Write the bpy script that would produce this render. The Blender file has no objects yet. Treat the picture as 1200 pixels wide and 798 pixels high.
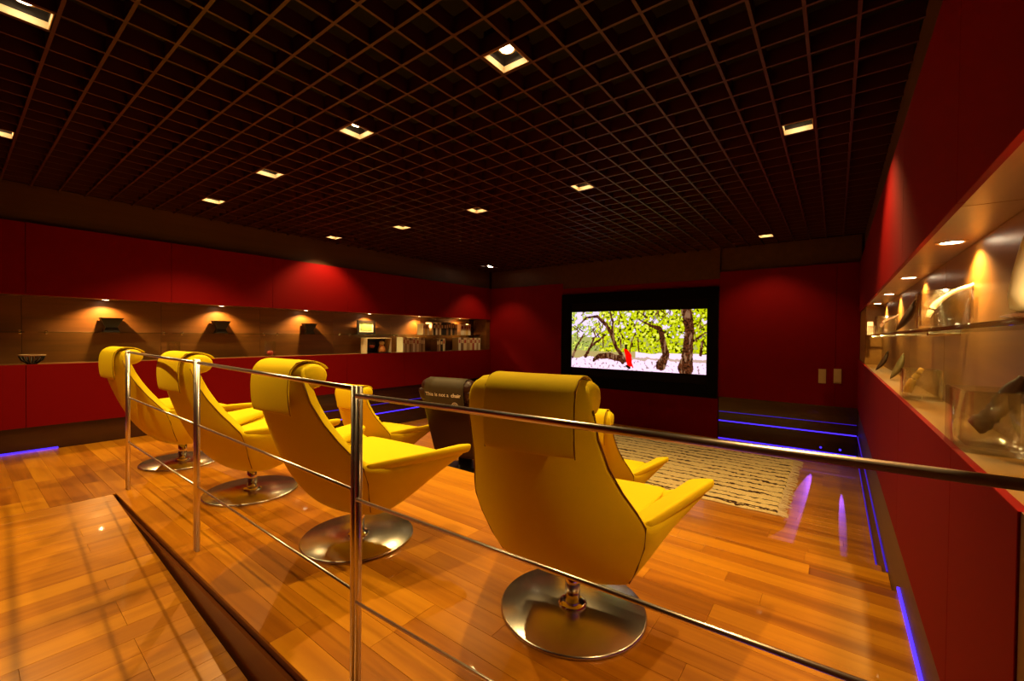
import bpy, bmesh, math, random
from mathutils import Vector, Matrix, noise
random.seed(7)
R = math.radians
SC = bpy.context.scene
COL = SC.collection

# ------------------------------------------------------------------ camera
EYE = 1.10
FPX = 500.86
YAW, PITCH, ROLL = 0.648268, -0.012804, 0.010319
def cam_axes():
    cy, sy = math.cos(YAW), math.sin(YAW)
    fwd = Vector((-sy, cy, 0)); right = Vector((cy, sy, 0)); up = Vector((0, 0, 1))
    cp, sp = math.cos(PITCH), math.sin(PITCH)
    fwd, up = fwd*cp + up*sp, up*cp - fwd*sp
    cr, sr = math.cos(ROLL), math.sin(ROLL)
    right, up = right*cr + up*sr, up*cr - right*sr
    return right, up, fwd
CR, CU, CF = cam_axes()
CAM = Vector((0, 0, EYE))
cd = bpy.data.cameras.new('camera'); cam = bpy.data.objects.new('camera', cd); COL.objects.link(cam)
cd.sensor_width = 36.0; cd.sensor_fit = 'HORIZONTAL'; cd.lens = FPX/1200*36.0
cd.clip_start = 0.02; cd.clip_end = 60
cam.matrix_world = Matrix(((CR.x, CU.x, -CF.x, 0), (CR.y, CU.y, -CF.y, 0), (CR.z, CU.z, -CF.z, EYE), (0, 0, 0, 1)))
SC.camera = cam
def ray(px, py): return CR*((px-600)/FPX) - CU*((py-399)/FPX) + CF
def at_x(px, py, X): d = ray(px, py); return CAM + d*(X/d.x)
def at_y(px, py, Y): d = ray(px, py); return CAM + d*(Y/d.y)
def at_z(px, py, Z): d = ray(px, py); return CAM + d*((Z-EYE)/d.z)

# ------------------------------------------------------------------ world, exposure
W = bpy.data.worlds.new('world'); SC.world = W; W.use_nodes = True
W.node_tree.nodes['Background'].inputs[0].default_value = (0.02, 0.008, 0.004, 1)
W.node_tree.nodes['Background'].inputs[1].default_value = 0.3
SC.view_settings.view_transform = 'Standard'; SC.view_settings.look = 'None'
SC.view_settings.exposure = 0.0; SC.view_settings.gamma = 1.0
SC.view_settings.use_curve_mapping = False
WARM = (1.0, 0.66, 0.24)
GOLD = (1.0, 0.60, 0.20)
CEIL_W = 118.0        # watts of each ceiling downlight
NICHE_W = 22.0        # watts of each niche downlight

# ------------------------------------------------------------------ room dimensions (metres; platform top is z = 0)
XL, XR = -5.764, 0.2266      # faces of the red panels
YB = 6.875                   # face of the screen wall
YN = -1.35                   # wall behind the camera
ZC = 2.391                   # underside of the ceiling lattice
ZL = -0.396                  # lower floor
PE = 2.52                    # front edge of the platform
PB = 0.683                   # back edge of the platform, over the ramp
RX = -3.87                   # top of the ramp
P_TOP, P_BOT = 2.06, 0.225   # red panels
NL_T, NL_B = 1.416, 0.789    # left niche
NR_T, NR_B = 1.428, 0.838    # right niche
NLX, NRX = -6.14, 0.374      # backs of the niches

# ------------------------------------------------------------------ materials
MATS = {}
def mat(name, col=(.5, .5, .5), rough=.5, metal=0, coat=0, spec=.5, trans=0, ior=1.45, sheen=0):
    m = bpy.data.materials.new(name); m.use_nodes = True
    b = m.node_tree.nodes['Principled BSDF']
    b.inputs['Base Color'].default_value = (*col, 1); b.inputs['Roughness'].default_value = rough
    b.inputs['Metallic'].default_value = metal; b.inputs['Coat Weight'].default_value = coat
    b.inputs['Specular IOR Level'].default_value = spec; b.inputs['Transmission Weight'].default_value = trans
    b.inputs['IOR'].default_value = ior; b.inputs['Sheen Weight'].default_value = sheen
    MATS[name] = m
    return m, m.node_tree.nodes, m.node_tree.links, b
def emit(name, col, s):
    m, n, l, b = mat(name, (0, 0, 0))
    b.inputs['Emission Color'].default_value = (*col, 1); b.inputs['Emission Strength'].default_value = s
    return m
def ramp(n, stops):
    r = n.new('ShaderNodeValToRGB')
    e = r.color_ramp.elements
    while len(e) < len(stops): e.new(.5)
    for q, (p, c) in zip(e, stops): q.position = p; q.color = (*c, 1)
    return r
def wood(name, stops, axis, rough, coat=0, scale=1.0, rnd=True, amount=.45):
    # grain runs along `axis` of the object; every piece takes its own tone from its random number
    m, n, l, b = mat(name, rough=rough, coat=coat)
    tc = n.new('ShaderNodeTexCoord'); mp = n.new('ShaderNodeMapping')
    s = [22*scale, 22*scale, 22*scale]; s[axis] = 1.3*scale
    mp.inputs['Scale'].default_value = s
    oi = n.new('ShaderNodeObjectInfo')
    ad = n.new('ShaderNodeVectorMath'); ad.operation = 'ADD'
    ml = n.new('ShaderNodeMath'); ml.operation = 'MULTIPLY'; ml.inputs[1].default_value = 57.0
    l.new(oi.outputs['Random'], ml.inputs[0])
    l.new(tc.outputs['Object'], mp.inputs['Vector']); l.new(mp.outputs[0], ad.inputs[0]); l.new(ml.outputs[0], ad.inputs[1])
    nz = n.new('ShaderNodeTexNoise'); nz.inputs['Scale'].default_value = 1.0; nz.inputs['Detail'].default_value = 6
    nz.inputs['Distortion'].default_value = .6
    l.new(ad.outputs[0], nz.inputs['Vector'])
    mx = n.new('ShaderNodeMath'); mx.operation = 'MULTIPLY_ADD'; mx.inputs[1].default_value = amount*2
    mr = n.new('ShaderNodeMath'); mr.operation = 'MULTIPLY_ADD'
    mr.inputs[1].default_value = .44 if rnd else 0; mr.inputs[2].default_value = .28-amount if rnd else .5-amount
    l.new(oi.outputs['Random'], mr.inputs[0])
    l.new(nz.outputs['Fac'], mx.inputs[0]); l.new(mr.outputs[0], mx.inputs[2])
    rp = ramp(n, stops); l.new(mx.outputs[0], rp.inputs[0]); l.new(rp.outputs[0], b.inputs['Base Color'])
    bp = n.new('ShaderNodeBump'); bp.inputs['Strength'].default_value = .05; bp.inputs['Distance'].default_value = .004
    l.new(nz.outputs['Fac'], bp.inputs['Height']); l.new(bp.outputs[0], b.inputs['Normal'])
    return m
FLOORC = [(.0, (.17, .044, .002)), (.35, (.36, .122, .004)), (.65, (.49, .190, .006)), (1, (.60, .260, .010))]
wood('floor_wood_x', FLOORC, 0, .30, .12)
wood('floor_wood_y', FLOORC, 1, .32, .12)
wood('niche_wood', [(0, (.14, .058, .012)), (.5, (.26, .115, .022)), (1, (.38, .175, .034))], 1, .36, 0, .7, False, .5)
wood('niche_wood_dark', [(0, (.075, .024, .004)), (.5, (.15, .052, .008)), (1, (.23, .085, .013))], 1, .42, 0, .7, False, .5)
wood('dark_wood', [(0, (.022, .007, .003)), (.5, (.045, .014, .006)), (1, (.075, .025, .010))], 1, .22, .3, .7, False, .4)
wood('dark_wood_x', [(0, (.022, .007, .003)), (.5, (.045, .014, .006)), (1, (.075, .025, .010))], 0, .22, .3, .7, False, .4)
wood('fascia_wood', [(0, (.05, .018, .008)), (.5, (.085, .032, .012)), (1, (.13, .052, .02))], 1, .5, 0, .7, False, .4)
wood('riser_wood', [(0, (.09, .022, .004)), (.5, (.20, .055, .010)), (1, (.30, .10, .018))], 0, .3, .2, .7, False, .4)
def red_mat():
    m, n, l, b = mat('red_panel', (.175, .0003, .0008), .75, spec=.12)
    nz = n.new('ShaderNodeTexNoise'); nz.inputs['Scale'].default_value = 260
    bp = n.new('ShaderNodeBump'); bp.inputs['Strength'].default_value = .06; bp.inputs['Distance'].default_value = .002
    l.new(nz.outputs['Fac'], bp.inputs['Height']); l.new(bp.outputs[0], b.inputs['Normal'])
red_mat()
def fabric(name, c1, c2, scale=900):
    m, n, l, b = mat(name, c1, .85, spec=.25, sheen=.25)
    b.inputs['Sheen Roughness'].default_value = .5
    b.inputs['Sheen Tint'].default_value = (*c2, 1)
    tc = n.new('ShaderNodeTexCoord'); nz = n.new('ShaderNodeTexNoise'); nz.inputs['Scale'].default_value = scale
    nz.inputs['Detail'].default_value = 2
    l.new(tc.outputs['Object'], nz.inputs['Vector'])
    rp = ramp(n, [(.3, c1), (.7, c2)]); l.new(nz.outputs['Fac'], rp.inputs[0]); l.new(rp.outputs[0], b.inputs['Base Color'])
    bp = n.new('ShaderNodeBump'); bp.inputs['Strength'].default_value = .12; bp.inputs['Distance'].default_value = .002
    l.new(nz.outputs['Fac'], bp.inputs['Height']); l.new(bp.outputs[0], b.inputs['Normal'])
fabric('yellow_fabric', (.70, .50, .001), (.80, .59, .002))
mat('seam_thread', (.20, .085, .003), .8)
mat('chrome', (.80, .76, .70), .10, 1)
mat('brushed_steel', (.62, .58, .52), .24, 1)
mat('rail_steel', (.78, .70, .66), .30, 1)
mat('lattice', (.050, .009, .007), .45)
mat('plenum', (.004, .003, .003), .9)
mat('housing_lit', (.80, .60, .34), .6); mat('housing_top_shaded', (.02, .012, .006), .7); mat('lamp_trim', (.45, .30, .16), .5)  # downlight interior: lit lower walls and shaded upper part painted as colours
mat('black_frame', (.002, .002, .003), .6, spec=.08)
mat('letterbox', (.006, .004, .004), .6, spec=.1)
mat('black_ceramic', (.010, .004, .002), .5)
def clear_glass(name, tint, refr):
    m, n, l, b = mat(name, tint, .03, trans=1, ior=1.45)
    t = n.new('ShaderNodeBsdfTransparent'); t.inputs[0].default_value = (*tint, 1)
    gl = n.new('ShaderNodeBsdfGlossy'); gl.inputs['Roughness'].default_value = .03
    lw = n.new('ShaderNodeLayerWeight'); lw.inputs['Blend'].default_value = .5
    pw = n.new('ShaderNodeMath'); pw.operation = 'POWER'; pw.inputs[1].default_value = 2.6; l.new(lw.outputs['Facing'], pw.inputs[0])
    fr = n.new('ShaderNodeMath'); fr.operation = 'MULTIPLY_ADD'; fr.inputs[1].default_value = .75; fr.inputs[2].default_value = .035; l.new(pw.outputs[0], fr.inputs[0])
    a = n.new('ShaderNodeMixShader'); l.new(fr.outputs[0], a.inputs[0]); l.new(t.outputs[0], a.inputs[1]); l.new(gl.outputs[0], a.inputs[2])
    c = n.new('ShaderNodeMixShader'); c.inputs[0].default_value = refr; l.new(a.outputs[0], c.inputs[1]); l.new(b.outputs[0], c.inputs[2])
    l.new(c.outputs[0], n['Material Output'].inputs[0])
clear_glass('glass', (.96, .97, .94), .12)
clear_glass('shelf_glass', (.86, .95, .90), .1)
mat('switch_plate', (.55, .38, .17), .45)
mat('leather', (.030, .007, .004), .40, spec=.4)
mat('leather_flap', (.045, .030, .013), .6, spec=.3)
mat('white_print', (.8, .72, .62), .6)
mat('black_plastic', (.01, .01, .01), .4)
emit('lamp_glow', (1.0, .78, .46), 30)
emit('niche_lamp_glow', (1.0, .78, .50), 25)
emit('led_blue', (.055, .02, 1.0), 2.4)
emit('led_dim', (.09, .02, 1.0), .45)

# ------------------------------------------------------------------ helpers
def tag(o, label, cat=None, group=None, kind=None):
    o['label'] = label
    if cat: o['category'] = cat
    if group: o['group'] = group
    if kind: o['kind'] = kind
    return o
def link(name, me, m=None, parent=None, loc=(0, 0, 0), rot=(0, 0, 0)):
    o = bpy.data.objects.new(name, me); COL.objects.link(o)
    if m and me and not me.materials: me.materials.append(MATS[m] if isinstance(m, str) else m)
    if parent: o.parent = parent
    o.location = loc; o.rotation_euler = rot
    return o
def empty(name, loc=(0, 0, 0), rz=0):
    o = bpy.data.objects.new(name, None); COL.objects.link(o); o.location = loc; o.rotation_euler = (0, 0, rz)
    o.empty_display_size = .1
    return o
def finish(bm, name, smooth=False):
    bmesh.ops.recalc_face_normals(bm, faces=bm.faces)
    me = bpy.data.meshes.new(name); bm.to_mesh(me); bm.free()
    if smooth:
        for p in me.polygons: p.use_smooth = True
    return me
def hexa(pts, bev=0, seg=2, bm=None):
    # pts: 4 bottom (ccw) then 4 top
    b = bm or bmesh.new()
    v = [b.verts.new(p) for p in pts]
    fs = [b.faces.new([v[i] for i in q]) for q in ((3, 2, 1, 0), (4, 5, 6, 7), (0, 1, 5, 4), (1, 2, 6, 5), (2, 3, 7, 6), (3, 0, 4, 7))]
    if bev:
        es = {e for f in fs for e in f.edges}
        bmesh.ops.bevel(b, geom=list(es), offset=bev, segments=seg, affect='EDGES', profile=.5, clamp_overlap=True)
    return b
def boxpts(x0, x1, y0, y1, z0, z1):
    return [(x0, y0, z0), (x1, y0, z0), (x1, y1, z0), (x0, y1, z0), (x0, y0, z1), (x1, y0, z1), (x1, y1, z1), (x0, y1, z1)]
def box(name, x0, x1, y0, y1, z0, z1, m, parent=None, bev=0, seg=2):
    """axis-aligned box in parent space with its origin at its own centre"""
    cx, cy, cz = (x0+x1)/2, (y0+y1)/2, (z0+z1)/2
    bm = hexa(boxpts(x0-cx, x1-cx, y0-cy, y1-cy, z0-cz, z1-cz), bev, seg)
    return link(name, finish(bm, name), m, parent, (cx, cy, cz))
def tube_mesh(path, rad, sides=10, name='tube', smooth=True, caps=True):
    bm = bmesh.new(); rings = []
    P = [Vector(p) for p in path]
    for i, p in enumerate(P):
        t = (P[min(i+1, len(P)-1)] - P[max(i-1, 0)]).normalized()
        a = Vector((0, 0, 1)) if abs(t.z) < .9 else Vector((1, 0, 0))
        u = t.cross(a).normalized(); w = t.cross(u)
        r = rad[i] if isinstance(rad, (list, tuple)) else rad
        rings.append([bm.verts.new(p + (u*math.cos(2*math.pi*k/sides) + w*math.sin(2*math.pi*k/sides))*r) for k in range(sides)])
    for a, b in zip(rings, rings[1:]):
        for k in range(sides): bm.faces.new((a[k], a[(k+1) % sides], b[(k+1) % sides], b[k]))
    if caps: bm.faces.new(rings[0]); bm.faces.new(rings[-1])
    return finish(bm, name, smooth)
def lathe_mesh(prof, seg=32, name='lathe', smooth=True, sx=1, sy=1, ring=False):
    bm = bmesh.new(); rings = []
    for r, z in prof:
        rings.append([bm.verts.new((r*sx*math.cos(2*math.pi*k/seg), r*sy*math.sin(2*math.pi*k/seg), z)) for k in range(seg)])
    for a, b in zip(rings, rings[1:]):
        for k in range(seg): bm.faces.new((a[k], a[(k+1) % seg], b[(k+1) % seg], b[k]))
    if ring:
        for k in range(seg): bm.faces.new((rings[-1][k], rings[-1][(k+1) % seg], rings[0][(k+1) % seg], rings[0][k]))
    else: bm.faces.new(rings[0]); bm.faces.new(rings[-1])
    me = finish(bm, name, False)
    if smooth:
        for p in me.polygons: p.use_smooth = len(p.vertices) == 4
    return me
def copy_tree(o, parent=None):
    c = o.copy(); COL.objects.link(c); c.parent = parent
    for ch in o.children: copy_tree(ch, c)
    return c
def spot(name, loc, w, col, size, blend=.4, parent=None, direction=(0, 0, -1), rad=.03):
    d = bpy.data.lights.new(name, 'SPOT'); d.energy = w; d.color = col; d.spot_size = size; d.spot_blend = blend
    d.shadow_soft_size = rad
    o = bpy.data.objects.new(name, d); COL.objects.link(o); o.location = loc
    o.rotation_euler = Vector(direction).to_track_quat('-Z', 'Y').to_euler()
    if parent: o.parent = parent
    return o

# ------------------------------------------------------------------ floors with their planks
PLANK = {}
def plank_mesh(axis, length, width=.1):
    k = (axis, round(length, 3), round(width, 3))
    if k not in PLANK:
        a, b = (length/2, width/2) if axis == 0 else (width/2, length/2)
        g = .0004
        bm = hexa(boxpts(-a+g, a-g, -b+g, b-g, -.012, 0), .0007, 1)
        PLANK[k] = finish(bm, 'plank')
    return PLANK[k]
def lay(parent, axis, u0, u1, v0, v1, place, width=.1, lens=(.6, .9, 1.2), m=None):
    """rows of planks along u between u0,u1; rows stacked from v0 to v1"""
    nrow = max(1, round((v1-v0)/width)); w = (v1-v0)/nrow
    for r in range(nrow):
        v = v0 + (r+.5)*w
        u = u0; first = True
        while u < u1-1e-4:
            L = random.choice(lens)
            if first: L = random.choice((.3, .45, .6, .9)); first = False
            if u + L > u1 - .12: L = u1 - u
            L = round(L, 3)
            o = link('plank', plank_mesh(axis, L, w), m, parent)
            place(o, u + L/2, v)
            u += L
floor = box('floor', XL-.3, .45, PE-.02, YB+.1, ZL-.1, ZL-.011, 'riser_wood')
tag(floor, 'glossy orange-brown plank floor of the lower level under the rug', kind='structure')
def onto(par, z):
    pl = par.location
    def f(o, u, v): o.location = Vector((u, v, z)) - pl
    return f
lay(floor, 0, XL-.02, XR+.012, PE+.01, YB+.02, onto(floor, ZL), .1045, (.6, .9, 1.2, 1.5), 'floor_wood_x')

plat = box('floor_platform', XL-.3, XR+.012, PB+.012, PE-.004, ZL-.02, -.011, 'riser_wood')
tag(plat, 'raised plank platform carrying the row of yellow chairs', kind='structure')
lay(plat, 0, XL-.02, XR+.012, PB, PE, onto(plat, 0), .1021, (.6, .9, 1.2), 'floor_wood_x')
box('nosing', RX, XR+.012, PB-.014, PB+.002, -.06, .001, 'riser_wood', None, .006).parent = plat
plat.children[-1].location -= plat.location
rb = box('riser', RX, XR+.012, PB-.004, PB+.012, -.50, -.058, 'riser_wood'); rb.parent = plat; rb.location -= plat.location

land = box('floor_landing', XL-.3, RX-.004, YN, PB+.012, -.3, -.011, 'riser_wood')
tag(land, 'plank landing level with the platform at the head of the ramp', kind='structure')
lay(land, 0, XL-.02, RX, YN, PB, onto(land, 0), .1016, (.45, .6, .9), 'floor_wood_x')

# the ramp falls along +x beside the platform
SLOPE = -.0879
ramp_len = 4.35; ang = math.atan(-SLOPE)
rp = link('floor_ramp', finish(hexa(boxpts(0, ramp_len, YN, PB-.016, -.06, -.0125)), 'floor_ramp'), 'riser_wood', None, (RX, 0, 0), (0, ang, 0))
tag(rp, 'plank ramp sloping down beside the platform behind the railing', kind='structure')
def ramp_place(o, u, v): o.location = (v, u, 0)
lay(rp, 1, YN, PB-.016, .004, ramp_len, ramp_place, .108, (.9, 1.2, 1.5), 'floor_wood_y')

# two treads between platform and lower floor, at the right wall
for i, (y0, y1, z) in enumerate(((PE, 2.98, -.132), (2.98, 3.38, -.264))):
    st = box('floor_step', -1.02, XR+.012, y0-.002, y1-.006, ZL-.02, z-.011, 'riser_wood')
    tag(st, ('upper' if i == 0 else 'lower') + ' of two wide plank steps from platform to lower floor', kind='structure')
    lay(st, 0, -1.02, XR+.012, y0, y1, onto(st, z), .11, (.6, .9, 1.2), 'floor_wood_x')

# ------------------------------------------------------------------ walls
def kid(par, *a, **k):
    o = box(*a, **k); o.parent = par; o.location -= par.location
    return o
def panels(par, axis, u0, u1, z0, z1, face, back, pitch, start, m='red_panel', name='panel'):
    """a band of separate panels with 3 mm joints"""
    cuts = [u0] + [start+k*pitch for k in range(-20, 40) if u0+.05 < start+k*pitch < u1-.05] + [u1]
    for a, b in zip(cuts, cuts[1:]):
        g = .0015
        if axis == 1: kid(par, name, min(face, back), max(face, back), a+g, b-g, z0, z1, m, None, .001, 1)
        else: kid(par, name, a+g, b-g, min(face, back), max(face, back), z0, z1, m, None, .001, 1)

# left wall
wl = box('wall_left', NLX-.12, NLX-.01, YN, YB+.2, ZL-.1, 3.0, 'dark_wood')
tag(wl, 'left wall of red panels with a long lit display niche', kind='structure')
panels(wl, 1, YN, YB, NL_T, P_TOP, XL, XL-.03, 1.05, .42)
panels(wl, 1, YN, YB, P_BOT, NL_B, XL, XL-.03, 1.05, .42)
kid(wl, 'fascia', NLX-.01, XL-.055, YN, YB, P_TOP-.03, ZC+.02, 'fascia_wood')
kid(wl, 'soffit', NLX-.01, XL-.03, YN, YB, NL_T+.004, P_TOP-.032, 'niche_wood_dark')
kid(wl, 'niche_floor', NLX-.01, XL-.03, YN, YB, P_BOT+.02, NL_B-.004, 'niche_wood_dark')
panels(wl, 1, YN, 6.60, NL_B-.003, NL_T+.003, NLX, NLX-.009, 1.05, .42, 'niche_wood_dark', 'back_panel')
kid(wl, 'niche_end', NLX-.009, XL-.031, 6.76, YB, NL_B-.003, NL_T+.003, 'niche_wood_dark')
kid(wl, 'plinth', NLX-.01, XL-.035, YN, YB, ZL-.02, P_BOT+.015, 'dark_wood')

# right wall
wr = box('wall_right', NRX+.01, NRX+.12, YN, YB+.2, -.9, 3.0, 'dark_wood')
tag(wr, 'right wall of red panels with a lit niche of driftwood in glass', kind='structure')
panels(wr, 1, .905, YB, NR_T, P_TOP, XR, XR+.016, 1.07, 1.47)
panels(wr, 1, .990, YB, P_BOT, NR_B, XR, XR+.016, 1.07, 1.47)
kid(wr, 'fascia', XR+.04, NRX+.012, YN, YB, P_TOP-.03, ZC+.02, 'fascia_wood')
panels(wr, 1, .905, YB, NR_T+.004, P_TOP-.032, XR+.016, NRX+.012, 1.07, 2.60, 'niche_wood', 'soffit')
kid(wr, 'niche_floor', XR+.016, NRX+.012, .905, YB, P_BOT+.02, NR_B-.003, 'niche_wood')
panels(wr, 1, .905, 5.72, NR_B-.003, NR_T+.003, NRX, NRX+.009, 1.07, 2.60, 'niche_wood', 'back_panel')
kid(wr, 'niche_end', XR+.016, NRX+.009, 5.72, YB, NR_B-.003, NR_T+.003, 'niche_wood')
kid(wr, 'plinth', XR+.014, NRX+.012, YN, YB, -.85, P_BOT+.015, 'fascia_wood')
kid(wr, 'jamb', XR, NRX+.012, YN, .902, P_BOT+.016, P_TOP-.031, 'fascia_wood')
kid(wr, 'jamb_edge', XR+.003, XR+.0155, .903, .988, P_BOT, NR_B, 'fascia_wood')

# screen wall
C0, C1 = -4.034, -1.376
wb = box('wall_back', XL-.3, .45, YB+.09, YB+.2, ZL-.1, 3.0, 'dark_wood_x')
tag(wb, 'screen wall of red panels above a dark glossy plinth', kind='structure')
panels(wb, 0, XL-.03, C0, P_BOT, P_TOP, YB, YB+.03, 9, 99)
panels(wb, 0, C1, XR+.016, P_BOT, P_TOP, YB, YB+.03, 9, 99)
panels(wb, 0, C0, C1, ZL-.02, P_TOP-.10, YB-.004, YB+.03, 9, 99)
kid(wb, 'fascia', XL-.03, XR+.016, YB+.05, YB+.089, P_TOP-.03, ZC+.02, 'fascia_wood')
kid(wb, 'header', C0, C1, YB-.002, YB+.049, P_TOP-.097, ZC+.02, 'fascia_wood')
kid(wb, 'plinth', XL-.03, C0-.002, YB+.035, YB+.089, ZL-.02, P_BOT+.015, 'dark_wood_x')
kid(wb, 'plinth', C1+.002, XR+.016, YB+.035, YB+.089, ZL-.02, P_BOT+.015, 'dark_wood_x')

# wall behind the camera
wn = box('wall_near', XL-.3, .45, YN-.12, YN, -.9, 3.0, 'red_panel')
tag(wn, 'plain red wall closing the room behind the ramp', kind='structure')

# ------------------------------------------------------------------ ceiling lattice
ceil = box('ceiling', XL-.3, .45, YN-.1, YB+.2, 2.86, 2.95, 'plenum')
tag(ceil, 'dark open lattice ceiling of square cells under a black void', kind='structure')
CELL = .1743
gx = [.0555 + CELL - k*CELL for k in range(0, 35)]
gy = [.280 + k*CELL for k in range(-9, 38)]
gy = [y for y in gy if YN+.03 < y < YB-.02]; gx = [x for x in gx if XL-.05 < x < XR-.01]
BH, BT = .075, .0065
def slat_mesh(l, axis):
    a, b = (l/2, BT) if axis == 0 else (BT, l/2)
    return finish(hexa(boxpts(-a, a, -b, b, 0, BH)), 'slat')
mx_ = slat_mesh(XR-XL+.08, 0); my_ = slat_mesh(YB-YN-.01, 1)
for y in gy: link('slat', mx_, 'lattice', ceil, Vector(((XR+XL)/2, y, ZC)) - ceil.location)
for x in gx: link('slat', my_, 'lattice', ceil, Vector((x, (YB+YN)/2, ZC+.0004)) - ceil.location)

# ------------------------------------------------------------------ recessed square downlights
def snap(x, y):
    cx = .0555 + CELL/2 - round((.0555 + CELL/2 - x)/CELL)*CELL
    cy = .280 + CELL/2 + round((y - .280 - CELL/2)/CELL)*CELL
    return cx, cy
def make_downlight():
    r = empty('recessed_downlight')
    a, t = .076, .003
    bm = bmesh.new()
    bm2 = bmesh.new()
    for q in ((-a, -a+t, -a, a), (a-t, a, -a, a), (-a+t, a-t, -a, -a+t), (-a+t, a-t, a-t, a)):
        hexa(boxpts(*q, 0, .030), bm=bm); hexa(boxpts(*q, .0301, .11), bm=bm2)
    link('housing_wall', finish(bm2, 'housing_wall'), 'housing_top_shaded', r)
    link('lit_wall_band', finish(bm, 'lit_wall_band'), 'housing_lit', r)  # pale band stands in for the lamplit foot of the walls
    link('housing_top_shaded', finish(hexa(boxpts(-a, a, -a, a, .1101, .116)), 'housing_top_shaded'), 'housing_top_shaded', r)
    link('lamp', lathe_mesh([(.026, .044), (.032, .050), (.028, .085), (.018, .1095)], 20, 'lamp'), 'lamp_glow', r)
    link('lamp_ring', lathe_mesh([(.034, .049), (.042, .049), (.036, .090), (.031, .090)], 20, 'lamp_ring', ring=True), 'lamp_trim', r)
    spot('lamp_light', (0, 0, .034), CEIL_W, WARM, R(108), .55, r, rad=.02)
    return r
HC = ZC - EYE
lamps = []
for px, py in ((595, 68), (413, 155), (310, 206), (252, 234), (685, 217), (557, 246), (466, 266), (936, 153), (901, 278), (20, 15), (5, 155)):
    p = at_z(px, py, ZC); lamps.append(snap(p.x, p.y))
lamps.append(snap(-5.45, 3.12))
LAMP_AT = ['over the platform chair nearest the driftwood wall', 'over the gap between second and third platform chairs from the vase wall',
           'over the gap between first and second platform chairs from the vase wall', 'over the platform chair nearest the vase wall',
           'over the lower yellow chair in front of the rug', 'over the brown leather recliner', 'over the yellow chair beside the recliner',
           'close to the driftwood wall over the steps', 'close to the screen wall before the switch plates', 'over the ramp',
           'over the landing at the head of the ramp', 'close to the wall of vases, lighting its red panel']
proto = make_downlight()
for i, (x, y) in enumerate(lamps):
    o = proto if i == 0 else copy_tree(proto)
    o.location = (x, y, ZC+.001)
    if i in (8, 11):      # the two lamps hard against walls are dimmed
        for ch in o.children:
            if ch.type == 'LIGHT': ch.data = ch.data.copy(); ch.data.energy = CEIL_W*(.30 if i == 8 else .8)
    tag(o, 'square recessed downlight ' + LAMP_AT[i], 'light', 'square downlights in the lattice ceiling')
p = at_z(575, 312.5, ZC)
rl = empty('round_downlight', (p.x, p.y, ZC-.001)); tag(rl, 'small round downlight flush in the ceiling near the screen wall corner', 'light')
link('lamp', lathe_mesh([(.040, -.004), (.050, .0), (.050, .02)], 24, 'lamp'), 'niche_lamp_glow', rl)
link('lamp_ring', lathe_mesh([(.051, -.006), (.064, -.006), (.066, .0), (.051, .004)], 24, 'lamp_ring', ring=True), 'lamp_trim', rl)
spot('lamp_light', (0, 0, -.012), CEIL_W*.5, WARM, R(100), .5, rl)

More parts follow.
